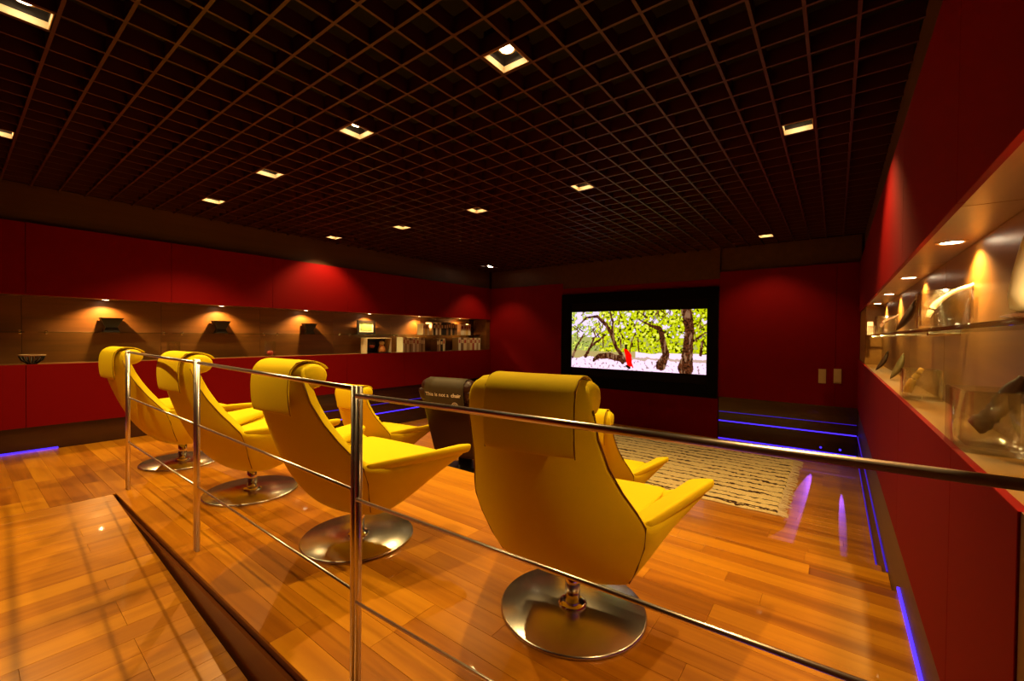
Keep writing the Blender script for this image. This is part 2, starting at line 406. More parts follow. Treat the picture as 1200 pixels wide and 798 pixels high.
# ------------------------------------------------------------------ yellow swivel armchairs
ROWS = [ # z, y at the centre, half width, how far the edges come forward, edge lift
 (.976, -.425, .172, .025, -.012), (.952, -.470, .204, .030, -.004), (.89, -.490, .216, .040, 0), (.80, -.484, .222, .062, 0),
 (.70, -.462, .240, .092, 0), (.61, -.432, .272, .120, 0), (.54, -.404, .305, .142, 0), (.48, -.378, .332, .160, .005),
 (.40, -.338, .318, .150, 0), (.31, -.278, .288, .120, 0), (.22, -.192, .252, .060, .004), (.165, -.095, .225, .04, .020),
 (.150, .02, .215, .03, .035), (.195, .12, .260, .015, .040), (.28, .215, .330, .01, .045), (.385, .315, .425, .02, .058)]
RA = 7   # the row where the arms spring from the back
def make_chair():
    r = empty('swivel_armchair')
    bm = bmesh.new(); cl = bm.edges.layers.float.new('crease_edge'); TT = [-1, -.82, -.42, 0, .42, .82, 1]
    def pt(i, t):
        z, y, hw, dy, dz = ROWS[i]
        return Vector((t*hw, y + dy*abs(t)**2.2, z + dz*abs(t)**2))
    G = [[bm.verts.new(pt(i, t)) for t in TT] for i in range(len(ROWS))]
    for i in range(len(ROWS)-1):
        for j in range(len(TT)-1): bm.faces.new((G[i][j], G[i][j+1], G[i+1][j+1], G[i+1][j]))
    n = len(ROWS)-1
    creased = set()
    for s, j in ((1, len(TT)-1), (-1, 0)):
        A = pt(RA, s); T = Vector((s*.492, .335, .462))
        prev = [G[RA][j], G[RA][j], G[RA][j]]
        for i in range(RA+1, n+1):
            f = (i-RA)/(n-RA); f = f**.85
            Rm = A.lerp(T, f); Rm.z -= .012*math.sin(math.pi*f)
            e = G[i][j]
            mid = bm.verts.new(e.co.lerp(Rm, .5) + Vector((s*.012, -.004, 0))); top = bm.verts.new(Rm)
            cur = [e, mid, top]
            for k in (0, 1):
                q = [prev[k], prev[k+1], cur[k+1], cur[k]]
                q = [v for m_, v in enumerate(q) if v not in q[:m_]]
                bm.faces.new(q if s > 0 else q[::-1])
            prev = cur
        for i in range(0, n): creased.add(bm.edges.get((G[i][j], G[i+1][j])))
    for e in creased: e[cl] = .85
    bmesh.ops.recalc_face_normals(bm, faces=bm.faces)
    bm.faces.ensure_lookup_table()
    # make sure the normals look outwards (back panel towards -y)
    f0 = G[3][3].link_faces[0]
    if f0.normal.y > 0: bmesh.ops.reverse_faces(bm, faces=bm.faces)
    me = bpy.data.meshes.new('shell'); bm.to_mesh(me); bm.free()
    for p_ in me.polygons: p_.use_smooth = True
    sh = link('shell', me, 'yellow_fabric', r)
    so = sh.modifiers.new('thickness', 'SOLIDIFY'); so.thickness = .058; so.offset = -1; so.use_even_offset = False
    ss = sh.modifiers.new('smooth', 'SUBSURF'); ss.levels = 2; ss.render_levels = 2
    for s in (1, -1):
        C = [pt(i, s) for i in range(0, 12)]
        S = [C[0]] + [(a + b*4 + c)/6 for a, b, c in zip(C, C[1:], C[2:])] + [C[-1]]
        link('seam', tube_mesh(S[2:-1], .0026, 6), 'seam_thread', sh)
    def cushion(name, pts, bev, lev=1):
        bm = hexa(pts, bev, 3); o = link(name, finish(bm, name, True), 'yellow_fabric', r)
        m_ = o.modifiers.new('smooth', 'SUBSURF'); m_.levels = lev; m_.render_levels = lev
        return o
    cushion('seat_cushion', [(-.16, -.08, .27), (.16, -.08, .27), (.26, .28, .375), (-.26, .28, .375),
                             (-.22, -.20, .385), (.22, -.20, .385), (.345, .345, .452), (-.345, .345, .452)], .035)
    for s in (1, -1):
        q = [(s*.330, -.200, .452), (s*.500, .345, .458), (s*.400, .350, .435), (s*.19, -.13, .39),
             (s*.338, -.212, .512), (s*.510, .362, .512), (s*.392, .368, .490), (s*.195, -.215, .435)]
        cushion('armrest', q if s < 0 else [q[0], q[3], q[2], q[1], q[4], q[7], q[6], q[5]], .024)
    # head roll in front of the top and its flap over the back
    prof = []
    L = .208
    bm = bmesh.new(); rings = []
    for k in range(15):
        u = -1 + 2*k/14; x = L*math.sin(u*math.pi/2)/1; sc = max(.02, (1-abs(u)**4.5))**.5
        rings.append([bm.verts.new((x, -.384 + .076*sc*math.cos(a), .908 + .061*sc*math.sin(a))) for a in [2*math.pi*q/18 for q in range(18)]])
    for a, b in zip(rings, rings[1:]):
        for k in range(18): bm.faces.new((a[k], a[(k+1) % 18], b[(k+1) % 18], b[k]))
    bm.faces.new(rings[0]); bm.faces.new(rings[-1])
    link('head_roll', finish(bm, 'head_roll', True), 'yellow_fabric', r)
    path = [(-.312, .935), (-.335, .958), (-.375, .972), (-.42, .978), (-.462, .970), (-.489, .940), (-.498, .90), (-.500, .85), (-.496, .79), (-.488, .745)]
    bm = bmesh.new(); W_ = [-.127, -.122, -.05, .023, .095, .168, .173]
    g = [[bm.verts.new((x, y + .012*(abs(x)/.165)**2, z)) for x in W_] for y, z in path]
    for a, b in zip(g, g[1:]):
        for k in range(len(W_)-1): bm.faces.new((a[k], a[k+1], b[k+1], b[k]))
    fl = link('head_flap', finish(bm, 'head_flap', True), 'yellow_fabric', r)
    m_ = fl.modifiers.new('thickness', 'SOLIDIFY'); m_.thickness = .009; m_.offset = 0
    m_ = fl.modifiers.new('smooth', 'SUBSURF'); m_.levels = 2; m_.render_levels = 2
    for s in (1, -1):
        link('flap_edge', tube_mesh([(.023 + s*.151, y + .010, z) for y, z in path[2:]], .0016, 6), 'seam_thread', fl)
    ped = link('pedestal', lathe_mesh([(.030, .015), (.030, .18)], 24, 'pedestal'), 'chrome', r)
    link('collar', lathe_mesh([(.058, .016), (.058, .022), (.046, .030), (.0305, .032)], 24, 'collar'), 'chrome', ped)
    link('base_disc', lathe_mesh([(.282, 0), (.29, .003), (.29, .010), (.284, .015), (.05, .0165)], 64, 'base_disc'), 'brushed_steel', r)
    return r
chair = make_chair()
CH = [((-.834, 1.524, 0), 9, 'yellow swivel armchair on the platform, nearest the wall of driftwood in glass'),
      ((-2.047, 1.341, 0), 4, 'yellow swivel armchair on the platform, third from the wall of wedge vases'),
      ((-3.214, 1.272, 0), 4, 'yellow swivel armchair on the platform, second from the wall of wedge vases'),
      ((-4.398, 1.198, 0), 4, 'yellow swivel armchair on the platform, nearest the wall of wedge vases'),
      ((-3.95, 2.87, ZL), 9, 'yellow swivel armchair on the lower floor beside the brown leather chair'),
      ((-1.51, 3.16, ZL), 10, 'yellow swivel armchair on the lower floor in front of the striped rug')]
for i, (loc, rz, lab) in enumerate(CH):
    o = chair if i == 0 else copy_tree(chair)
    o.location = loc; o.rotation_euler = (0, 0, R(rz))
    tag(o, lab, 'armchair', 'yellow swivel armchairs')

# ------------------------------------------------------------------ brown leather chair
lc = empty('leather_recliner', (-3.205, 3.41, ZL), R(12)); lc.scale = (1, 1, .945)
tag(lc, 'dark brown leather recliner with printed flap over its head roll', 'armchair')
def soft(name, pts, bev, m, par, lev=1):
    o = link(name, finish(hexa(pts, bev, 3), name, True), m, par)
    s_ = o.modifiers.new('smooth', 'SUBSURF'); s_.levels = lev; s_.render_levels = lev
    return o
soft('backrest', [(-.28, -.20, .20), (.28, -.20, .20), (.28, .05, .24), (-.28, .05, .24),
                  (-.34, -.40, .97), (.34, -.40, .97), (.31, -.20, 1.0), (-.31, -.20, 1.0)], .05, 'leather', lc)
for s in (1, -1):
    soft('shoulder', [(s*.26-.06, -.40, .86), (s*.26+.06, -.40, .86), (s*.26+.06, -.24, .86), (s*.26-.06, -.24, .86),
                      (s*.27-.08, -.42, 1.0), (s*.27+.08, -.42, 1.0), (s*.27+.08, -.24, 1.0), (s*.27-.08, -.24, 1.0)], .04, 'leather', lc)
    soft('armrest', [(s*.29-.07, .02, .22), (s*.29+.07, .02, .22), (s*.29+.07, .48, .22), (s*.29-.07, .48, .22),
                     (s*.29-.08, .0, .56), (s*.29+.08, .0, .56), (s*.29+.08, .50, .54), (s*.29-.08, .50, .54)], .04, 'leather', lc)
soft('seat_cushion', [(-.28, -.05, .24), (.28, -.05, .24), (.28, .52, .26), (-.28, .52, .26),
                      (-.28, -.08, .42), (.28, -.08, .42), (.28, .55, .44), (-.28, .55, .44)], .05, 'leather', lc)
bm = bmesh.new(); rings = []
for k in range(13):
    u = -1 + 2*k/12; sc = max(.03, 1-abs(u)**5)**.5
    rings.append([bm.verts.new((.30*math.sin(u*math.pi/2), -.33 + .10*sc*math.cos(a), 1.02 + .085*sc*math.sin(a))) for a in [2*math.pi*q/18 for q in range(18)]])
for a, b in zip(rings, rings[1:]):
    for k in range(18): bm.faces.new((a[k], a[(k+1) % 18], b[(k+1) % 18], b[k]))
bm.faces.new(rings[0]); bm.faces.new(rings[-1])
link('head_roll', finish(bm, 'head_roll', True), 'leather', lc)
path = [(-.235, 1.05), (-.27, 1.092), (-.33, 1.112), (-.385, 1.098), (-.425, 1.06), (-.437, 1.01), (-.432, .95), (-.422, .88), (-.408, .80), (-.400, .775)]
bm = bmesh.new(); W_ = [-.23, -.12, 0, .12, .23]
g = [[bm.verts.new((x, y, z)) for x in W_] for y, z in path]
for a, b in zip(g, g[1:]):
    for k in range(4): bm.faces.new((a[k], a[k+1], b[k+1], b[k]))
fl = link('head_flap', finish(bm, 'head_flap', True), 'leather_flap', lc)
fl['label'] = 'dull olive-brown leather flap with white print'
m_ = fl.modifiers.new('thickness', 'SOLIDIFY'); m_.thickness = .008; m_.offset = 0
def text_mesh(body, size, bold=0):
    cu = bpy.data.curves.new('text', 'FONT'); cu.body = body; cu.size = size; cu.extrude = .0006; cu.offset = bold
    cu.align_x = 'LEFT'
    t = bpy.data.objects.new('text', cu); COL.objects.link(t)
    bpy.context.view_layer.update()
    me = bpy.data.meshes.new_from_object(t.evaluated_get(bpy.context.evaluated_depsgraph_get()))
    bpy.data.objects.remove(t); bpy.data.curves.remove(cu)
    return me
# the print sits on the back of the flap, leaning with it
tilt = math.atan2(.024, .15)
lt = link('lettering', text_mesh('This is not a', .056), 'white_print', fl, (-.215, -.4345, .925), (R(90)+tilt, 0, 0))
lt2 = link('lettering', text_mesh('chair', .056, .0012), 'white_print', fl, (.090, -.4345, .925), (R(90)+tilt, 0, 0))
link('underline', finish(hexa(boxpts(-.19, .06, -.0008, .0008, -.0025, .0025)), 'underline'), 'white_print', fl, (0, -.4145, .80), (tilt, 0, 0))
bm = bmesh.new()
for r0, r1 in ((.030, .036), (.016, .020)):
    for k in range(28):
        a, b = 2*math.pi*k/28, 2*math.pi*(k+1)/28
        bm.faces.new([bm.verts.new((q*math.cos(c), 0, q*math.sin(c))) for q, c in ((r0, a), (r1, a), (r1, b), (r0, b))])
em = link('emblem', finish(bm, 'emblem'), 'white_print', fl, (.13, -.4235, .835), (tilt, 0, 0))
s_ = em.modifiers.new('thickness', 'SOLIDIFY'); s_.thickness = .001
ped = link('base', lathe_mesh([(.34, 0), (.345, .01), (.33, .03), (.08, .05), (.07, .22)], 40, 'base'), 'black_plastic', lc)

# ------------------------------------------------------------------ railing
rail = empty('railing', (RX, .752, 0))
tag(rail, 'steel tube railing with three rods along the back of the platform', 'railing')
def rk(name, a, b, r_, par=rail):
    a, b = Vector(a), Vector(b); mid = (a+b)/2
    return link(name, tube_mesh([a-mid, b-mid], r_, 16), 'rail_steel', par, mid - rail.location)
PX = (-3.905, -2.547, -1.160)
for x, top in zip(PX, (.968, .962, .940)):
    for dx in (-.0115, .0115): rk('post', (x+dx, .752, 0), (x+dx, .752, top), .0108)
xe = XR-.016
for (a, ya, za), (b, yb_, zb) in (((PX[0], .752, .954), (PX[1], .752, .946)), ((PX[1], .752, .946), (PX[2], .752, .931)), ((PX[2], .738, .914), (xe, .788, .925))):
    e0 = a+.022; e1 = b-.022 if b < 0 else b
    for k, r_ in ((0, .0080), (.312, .0052), (.622, .0048)):
        rk('rod' if k else 'top_rail', (e0, ya, za-k), (e1, yb_, zb-k), r_)

# ------------------------------------------------------------------ television with its picture
YT = YB - .055
tl = at_y(660, 346, YT); br = at_y(840.7, 465.4, YT)
X0, X1 = C0+.004, C1-.004
Z1, Z0 = 1.845, .195
tv = empty('television', ((X0+X1)/2, YB-.004, Z0)); tag(tv, 'large wall television in a wide black frame showing trees', 'television')
def tk(name, x0, x1, y0, y1, z0, z1, m, bev=.004):
    o = box(name, x0, x1, y0, y1, z0, z1, m, None, bev, 2); o.parent = tv; o.location -= tv.location; return o
IX0, IX1, IZ0, IZ1 = at_y(670.5, 366, YT+.02).x, at_y(828.7, 362, YT+.02).x, .535, 1.522
GZ0, GZ1 = .375, 1.672
for a in ((X0, IX0-.01, Z0, Z1), (IX1+.01, X1, Z0, Z1)): tk('bezel', a[0], a[1], YT, YB-.0045, a[2], a[3], 'black_frame')
for a in ((IX0-.01, IX1+.01, GZ1, Z1), (IX0-.01, IX1+.01, Z0, GZ0)): tk('bezel', a[0], a[1], YT, YB-.0045, a[2], a[3], 'black_frame')
tk('screen_panel', IX0-.009, IX1+.009, YT+.022, YB-.005, GZ0+.001, GZ1-.001, 'letterbox', 0)
tk('maker_mark', X1-.20, X1-.12, YT-.001, YT+.001, Z0+.085, Z0+.095, 'letterbox', 0)
def picture():
    NX, NZ = 380, 166
    H = Vector
    def nz(x, y, s, o=0): return noise.fractal(H((x*s, y*s, o)), 1.0, 2.0, 4)
    def seg(u, v, pts, ws):
        """signed cover of a tapering trunk through pts"""
        best = -9
        for (a, wa), (b, wb) in zip(zip(pts, ws), zip(pts[1:], ws[1:])):
            dx, dy = b[0]-a[0], b[1]-a[1]; L2 = dx*dx+dy*dy
            t = max(0, min(1, ((u-a[0])*dx + (v-a[1])*dy)/L2))
            d = math.hypot(u-a[0]-dx*t, v-a[1]-dy*t); best = max(best, (wa+(wb-wa)*t) - d)
        return best
    A = 2.30   # picture is 2.30 units wide and 1 high; v runs down
    trunks = [([(1.77, .98-.02), (1.80, .80), (1.83, .55), (1.86, .25), (1.83, -.05)][0:5], [.11, .075, .06, .055, .07]),
              ([(2.0, .92), (2.02, .75), (2.04, .5), (2.05, .28), (2.0, .0)], [.12, .085, .075, .07, .08]),
              ([(1.02, .84), (.86, .62), (.78, .40), (.66, .22), (.50, .08), (.30, .10), (.15, .22)], [.035, .03, .035, .03, .025, .02, .01]),
              ([(.78, .40), (.80, .20), (.74, .0)], [.03, .02, .015]),
              ([(.28, .80), (.38, .62), (.55, .50), (.68, .40)], [.03, .022, .018, .012]),
              ([(.38, .62), (.47, .42), (.42, .30)], [.02, .014, .008]),
              ([(.02, .82), (.10, .62), (.24, .40)], [.025, .018, .012]),
              ([(.95, .62), (.93, .45)], [.014, .014]), ([(1.26, .68), (1.24, .45)], [.012, .010]), ([(.62, .64), (.62, .42)], [.012, .01]),
              ([(1.10, .70), (1.14, .5), (1.20, .36)], [.012, .010, .008]), ([(2.22, .70), (2.24, .5)], [.02, .02]), ([(2.05, .55), (2.2, .42), (2.29, .36)], [.02, .014, .01]),
              ([(1.62, .90), (1.70, .72), (1.64, .45), (1.60, .30), (1.42, .24), (1.25, .14)], [.08, .055, .045, .04, .018, .01]),
              ([(.45, .86), (.55, .78), (.75, .77), (.95, .82), (.98, .88)], [.03, .045, .055, .05, .03])]
    del trunks[0]
    rr = random.Random(3)
    for k in range(34):
        bx_, by_ = rr.uniform(.05, 2.25), rr.uniform(.05, .55); an = rr.uniform(-2.6, -.5)
        l1 = rr.uniform(.08, .22); x2, y2 = bx_+l1*math.cos(an), by_+l1*math.sin(an)
        trunks.append(([(bx_, by_), (x2, y2), (x2+.1*math.cos(an+rr.uniform(-.8, .8)), y2+.1*math.sin(an))], [.010, .007, .004]))
    vs, fs, cs = [], [], []
    for j in range(NZ+1):
        for i in range(NX+1):
            u, v = i/NX*A, j/NZ
            vs.append((IX0 + (IX1-IX0)*i/NX - tv.location.x, 0, IZ1 + (IZ0-IZ1)*j/NZ - tv.location.z))
            n1 = nz(u, v, 9); n2 = nz(u, v, 24, 3); n3 = nz(u, v, 3, 8)
            lean = max(0, min(1, (u-.55)/.5))
            if v < .70 + .03*n3:
                dens = n1*.7 + n2*.5 + .10 + .25*lean - .15*abs(v-.35)
                if u < .5: dens -= .10
                if dens > .0:
                    k = .5 + .5*n2 + .3*n1
                    c = [.50+.35*k, .55+.32*k, .03+.05*k] if u > .45 else [.42+.3*k, .48+.3*k, .16+.2*k]
                    if n2 < -.22: c = [.10, .13, .02]
                    if n2 + n1 > .62: c = [.85, .85, .35]
                else:
                    c = [.88, .80, .95] if v < .45 else [.62, .62, .35]
                    if v > .52 and n2 > .05: c = [.30, .34, .05]
            else:
                c = [.97, .82, .95]
                if v < .80 + .05*n1 and u < 1.2: c = [.66, .58, .36]
                if v > .82 and n2 > .35: c = [.60, .50, .50]
                if abs(v-.80-.03*n1) < .02 and u > .9: c = [.72, .60, .55]
            for pts, ws in trunks:
                q = seg(u + .012*n2, v + .012*n1, pts, ws)
                if q > 0:
                    k = .5 + .6*n2
                    c = [.20+.22*k, .10+.13*k, .06+.08*k]
                    if nz(u, v, 40, 5) > .2: c = [.07, .03, .03]
                    if nz(u*2, v*.5, 12, 9) > .30: c = [.50, .36, .26]
            q = seg(u, v, [(1.03, .66), (1.08, .76), (1.10, .90)], [.030, .055, .045])
            if q > 0 or seg(u, v, [(1.10, .84), (1.16, .95)], [.03, .010]) > 0: c = [.90, .03, .01]
            if seg(u, v, [(1.035, .585), (1.04, .63)], [.020, .020]) > 0: c = [.02, .01, .01]
            if seg(u, v, [(1.05, .93), (1.10, .96)], [.02, .02]) > 0: c = [.02, .015, .02]
            cs.append((*[max(0, min(1, x))**2.2 for x in c], 1))
    for j in range(NZ):
        for i in range(NX):
            a = j*(NX+1)+i; fs.append((a, a+NX+1, a+NX+2, a+1))
    me = bpy.data.meshes.new('picture'); me.from_pydata(vs, [], fs)
    ca = me.color_attributes.new('print', 'FLOAT_COLOR', 'POINT')
    ca.data.foreach_set('color', [x for c in cs for x in c])
    m, n, l, b = mat('picture_glow', (0, 0, 0), .3)
    at = n.new('ShaderNodeAttribute'); at.attribute_name = 'print'
    l.new(at.outputs['Color'], b.inputs['Emission Color']); b.inputs['Emission Strength'].default_value = 1.35
    o = link('picture', me, 'picture_glow', tv, (0, YT+.019-tv.location.y, 0))
    o['label'] = 'bright picture of old trees with a figure in red'
picture()

# switch plates
for px, lab in ((963.5, 'pale gold switch plate nearer the television'), (981.5, 'pale gold switch plate nearer the room corner')):
    p = at_y(px, 441, YB)
    s_ = empty('switch_plate', (p.x, YB-.0005, p.z-.09)); tag(s_, lab, 'switch')
    link('plate', finish(hexa(boxpts(-.04, .04, -.010, 0, 0, .185), .003), 'plate'), 'switch_plate', s_)
    for k in range(3): link('button', finish(hexa(boxpts(-.030, .030, -.0135, -.0105, .016+k*.054, .062+k*.054), .002), 'button'), 'switch_plate', s_)

# ------------------------------------------------------------------ rug
def rug():
    x0, x1, y0, y1 = -3.15, -.37, 4.20, 6.20
    r = empty('striped_rug', ((x0+x1)/2, (y0+y1)/2, ZL)); tag(r, 'cream shaggy rug with thin wavy brown lines and fringe on the lower floor', 'rug')
    NX, NY = 220, 160; vs, fs = [], []
    hx, hy = (x1-x0)/2, (y1-y0)/2
    for j in range(NY+1):
        for i in range(NX+1):
            x, y = -hx+2*hx*i/NX, -hy+2*hy*j/NY
            e = min(i, NX-i, j, NY-j)
            z = .004 if e == 0 else .020 + .007*noise.noise(Vector((x*28, y*60, 1))) + .004*noise.noise(Vector((x*6, y*6, 4)))
            wob = .018*noise.noise(Vector((x*5, y*5, 9)))
            vs.append((x + (wob if i in (0, NX) else 0), y + (wob if j in (0, NY) else 0), z))
    for j in range(NY):
        for i in range(NX):
            a = j*(NX+1)+i; fs.append((a, a+1, a+NX+2, a+NX+1))
    me = bpy.data.meshes.new('pile'); me.from_pydata(vs, [], fs)
    for p in me.polygons: p.use_smooth = True
    m, n, l, b = mat('rug_pile', rough=.95, spec=.1)
    tc = n.new('ShaderNodeTexCoord'); sp = n.new('ShaderNodeSeparateXYZ'); l.new(tc.outputs['Object'], sp.inputs[0])
    def noi(s, vec=None, sx=1, sy=1):
        mp = n.new('ShaderNodeMapping'); mp.inputs['Scale'].default_value = (sx, sy, 1); l.new(tc.outputs['Object'], mp.inputs[0])
        z = n.new('ShaderNodeTexNoise'); z.inputs['Scale'].default_value = s; z.inputs['Detail'].default_value = 3; l.new(mp.outputs[0], z.inputs['Vector']); return z
    def M(op, a, b_=None, c=None):
        q = n.new('ShaderNodeMath'); q.operation = op
        for k, v in enumerate((a, b_, c)):
            if v is None: continue
            if isinstance(v, (int, float)): q.inputs[k].default_value = v
            else: l.new(v, q.inputs[k])
        return q.outputs[0]
    w1 = noi(3, sx=1, sy=3); w2 = noi(22, sx=1, sy=1); w3 = noi(2.3, sx=1, sy=3)
    yy = M('ADD', sp.outputs['Y'], M('MULTIPLY', M('SUBTRACT', w1.outputs['Fac'], .5), .12))
    yy = M('ADD', yy, M('MULTIPLY', M('SUBTRACT', w2.outputs['Fac'], .5), .045))
    saw = M('FRACT', M('DIVIDE', M('ADD', yy, 3.0), .135))
    line = M('LESS_THAN', saw, M('MULTIPLY', w3.outputs['Fac'], .36))
    keep = M('GREATER_THAN', noi(9, sx=1, sy=2).outputs['Fac'], .30)
    line = M('MULTIPLY', line, keep)
    edge = M('LESS_THAN', M('ADD', M('ABSOLUTE', M('ADD', sp.outputs['Y'], .935)), M('MULTIPLY', w2.outputs['Fac'], .04)), .035)
    line = M('MAXIMUM', line, edge)
    fine = noi(140)
    rp1 = ramp(n, [(.3, (.55, .40, .17)), (.7, (.85, .68, .36))]); l.new(fine.outputs['Fac'], rp1.inputs[0])
    mx = n.new('ShaderNodeMix'); mx.data_type = 'RGBA'; l.new(line, mx.inputs[0]); l.new(rp1.outputs[0], mx.inputs[6]); mx.inputs[7].default_value = (.055, .024, .014, 1)
    l.new(mx.outputs[2], b.inputs['Base Color'])
    bp = n.new('ShaderNodeBump'); bp.inputs['Strength'].default_value = .7; bp.inputs['Distance'].default_value = .01
    l.new(fine.outputs['Fac'], bp.inputs['Height']); l.new(bp.outputs[0], b.inputs['Normal'])
    link('pile', me, 'rug_pile', r)
    mat('fringe', (.60, .47, .30), .9)
    for s in (1, -1):
        bm = bmesh.new()
        for k in range(110):
            y = -hy + 2*hy*(k+random.random())/110; L = random.uniform(.05, .10); d = random.uniform(-.03, .03)
            for q in (0, 1):
                p0 = Vector((s*(hx-.01), y+q*.006, .010)); p1 = p0 + Vector((s*L*.5, d*.4, -.002)); p2 = p0 + Vector((s*L, d+random.uniform(-.012, .012), -.007))
                for a, c in ((p0, p1), (p1, p2)):
                    w = Vector((0, .0028, 0)); t = Vector((0, 0, .003))
                    v = [bm.verts.new(x) for x in (a-w, a+w, a+t, c-w, c+w, c+t)]
                    for f in ((0, 1, 4, 3), (1, 2, 5, 4), (2, 0, 3, 5)): bm.faces.new([v[i] for i in f])
        f = link('fringe', finish(bm, 'fringe'), 'fringe', r); f['kind'] = 'stuff'
rug()

# ------------------------------------------------------------------ blue light strips
def led(x0, x1, y0, y1, z0, z1, lab, m='led_blue'):
    o = box('led_strip', x0, x1, y0, y1, z0, z1, m)
    tag(o, lab, 'light strip')
led(XR+.004, XR+.0135, .4, 2.515, .0005, .012, 'bright blue light strip along the platform floor under the driftwood niche')
led(XL-.034, XL-.020, YN+.02, .62, .0005, .012, 'blue light strip on the landing under the wall of vases')
led(XR+.006, XR+.0135, 3.40, YB+.02, ZL+.0005, ZL+.006, 'thin violet light strip along the lower floor at the driftwood wall', 'led_dim')
led(XR+.006, XR+.0135, 3.0, YB+.02, -.135, -.129, 'thin violet light strip partway up the plinth at the driftwood wall', 'led_dim')
led(C1+.01, XR+.0, YB+.024, YB+.0345, ZL+.0005, ZL+.012, 'blue light strip along the floor under the switch plates')
led(C1+.01, XR+.0, YB+.024, YB+.0345, -.136, -.124, 'blue light strip partway up the plinth under the switch plates')
led(C1+.01, XR+.0, YB+.026, YB+.0345, .002, .008, 'faint upper blue light strip on the plinth under the switch plates', 'led_dim')
led(XL-.034, XL-.024, 2.6, YB, -.180, -.168, 'lower blue light strip on the plinth under the book shelves')
led(XL-.034, XL-.026, 2.6, YB, -.028, -.020, 'upper faint blue light strip on the plinth under the book shelves', 'led_dim')

# ------------------------------------------------------------------ niche downlights
def niche_lamp(x, y, z, label, group, w=NICHE_W, cone=105, lean=0.0, r_=.03):
    r = empty('niche_downlight', (x, y, z)); tag(r, label, 'light', group)
    link('lamp_ring', lathe_mesh([(r_, -.003), (r_*1.35, -.003), (r_*1.4, -.0003), (r_, -.0003)], 24, 'lamp_ring', ring=True), 'lamp_trim', r)
    link('lamp', lathe_mesh([(r_*.6, -.0022), (r_*.96, -.0018), (r_*.96, -.0004)], 20, 'lamp'), 'niche_lamp_glow', r)
    spot('lamp_light', (0, 0, -.006), w, GOLD, R(cone), .6, r, (lean, 0, -1), .010)
for y, ab in zip((.985, 2.03, 3.08, 4.12, 5.16, 6.20), ('wedge vase nearest the ribbed bowl', 'wedge vase between the candle vases', 'wedge vase nearest the framed picture', 'framed picture', 'pale books nearest the framed picture', 'books nearest the screen wall')):
    niche_lamp(NLX+.12, y, NL_T+.0037, 'small round niche downlight above the ' + ab, 'downlights in the left niche', NICHE_W*2.4, 136)
for y, ab in zip((1.0, 2.067, 3.135, 4.206, 5.281), ('white shell', 'pale curved branch', 'pod on the glass shelf', 'brown twig tank', 'low glass tank')):
    niche_lamp(.309, y, NR_T+.0037, 'small round niche downlight above the ' + ab, 'downlights in the right niche', NICHE_W*1.5, 140)

# ------------------------------------------------------------------ left niche: shelves, vases, books
ZS = 1.086
shelves = [(-.75, .24), (.36, 1.31), (1.43, 2.13), (2.22, 3.00), (3.10, 4.42), (4.44, 6.70)]
ys = [at_x(px, 388, XL-.20).y for px in (22, 53, 190, 211, 307, 322, 395, 407)]
shelves = [(-1.1, ys[0]+.03), (ys[1]-.03, ys[2]+.03), (ys[3]-.03, ys[4]+.03), (ys[5]-.03, ys[6]+.03), (ys[7]-.03, 4.55), (4.56, 6.74)]
SH = ('at the end over the ribbed bowl', 'under the wedge vase nearest the ribbed bowl', 'under the wedge vase between the candle vases', 'under the wedge vase nearest the framed picture', 'under the framed picture', 'under the upper books')
for (a, b), sw in zip(shelves, SH):
    s_ = empty('glass_shelf', (NLX+.001, (a+b)/2, ZS-.010)); tag(s_, 'thin clear glass shelf ' + sw, 'shelf', 'glass shelves in the left niche')
    link('pane', finish(hexa(boxpts(0, .26, a-(a+b)/2, b-(a+b)/2, 0, .010), .001, 1), 'pane'), 'shelf_glass', s_)
    for y in (a+.03, b-.03):
        link('pin', lathe_mesh([(.010, -.012), (.012, -.010), (.012, -.0005)], 14, 'pin'), 'chrome', s_, (.235, y-(a+b)/2, 0))
        link('pin', lathe_mesh([(.012, .0105), (.012, .018), (.008, .021)], 14, 'pin'), 'chrome', s_, (.235, y-(a+b)/2, 0))
def sqloft(prof, name, dx=1.0):
    """square-plan vessel from (half width, z) rings, hollow if the profile turns back down"""
    bm = bmesh.new(); rings = [[bm.verts.new((sx*h*dx, sy*h, z)) for sx, sy in ((-1, -1), (1, -1), (1, 1), (-1, 1))] for h, z in prof]
    for a, b in zip(rings, rings[1:]):
        for k in range(4): bm.faces.new((a[k], a[(k+1) % 4], b[(k+1) % 4], b[k]))
    bm.faces.new(rings[0]); bm.faces.new(rings[-1])
    return finish(bm, name)
VP = [(.064, 0), (.064, .006), (.046, .050), (.092, .150), (.086, .150), (.040, .060), (.035, .020)]
vm = None
for i, (px, lab) in enumerate(((132, 'black wedge vase on glass shelf nearest the ribbed bowl'), (261, 'black wedge vase on glass shelf between the two glass candle vases'),
                               (365, 'black wedge vase on glass shelf nearest the framed picture'))):
    p = at_x(px, 388, XL-.24)
    if vm is None: vm = sqloft(VP, 'wedge_vase', .6)
    v = link('wedge_vase', vm, 'black_ceramic', None, (NLX+.072, p.y, ZS+.0005)); tag(v, lab, 'vase', 'black wedge vases')
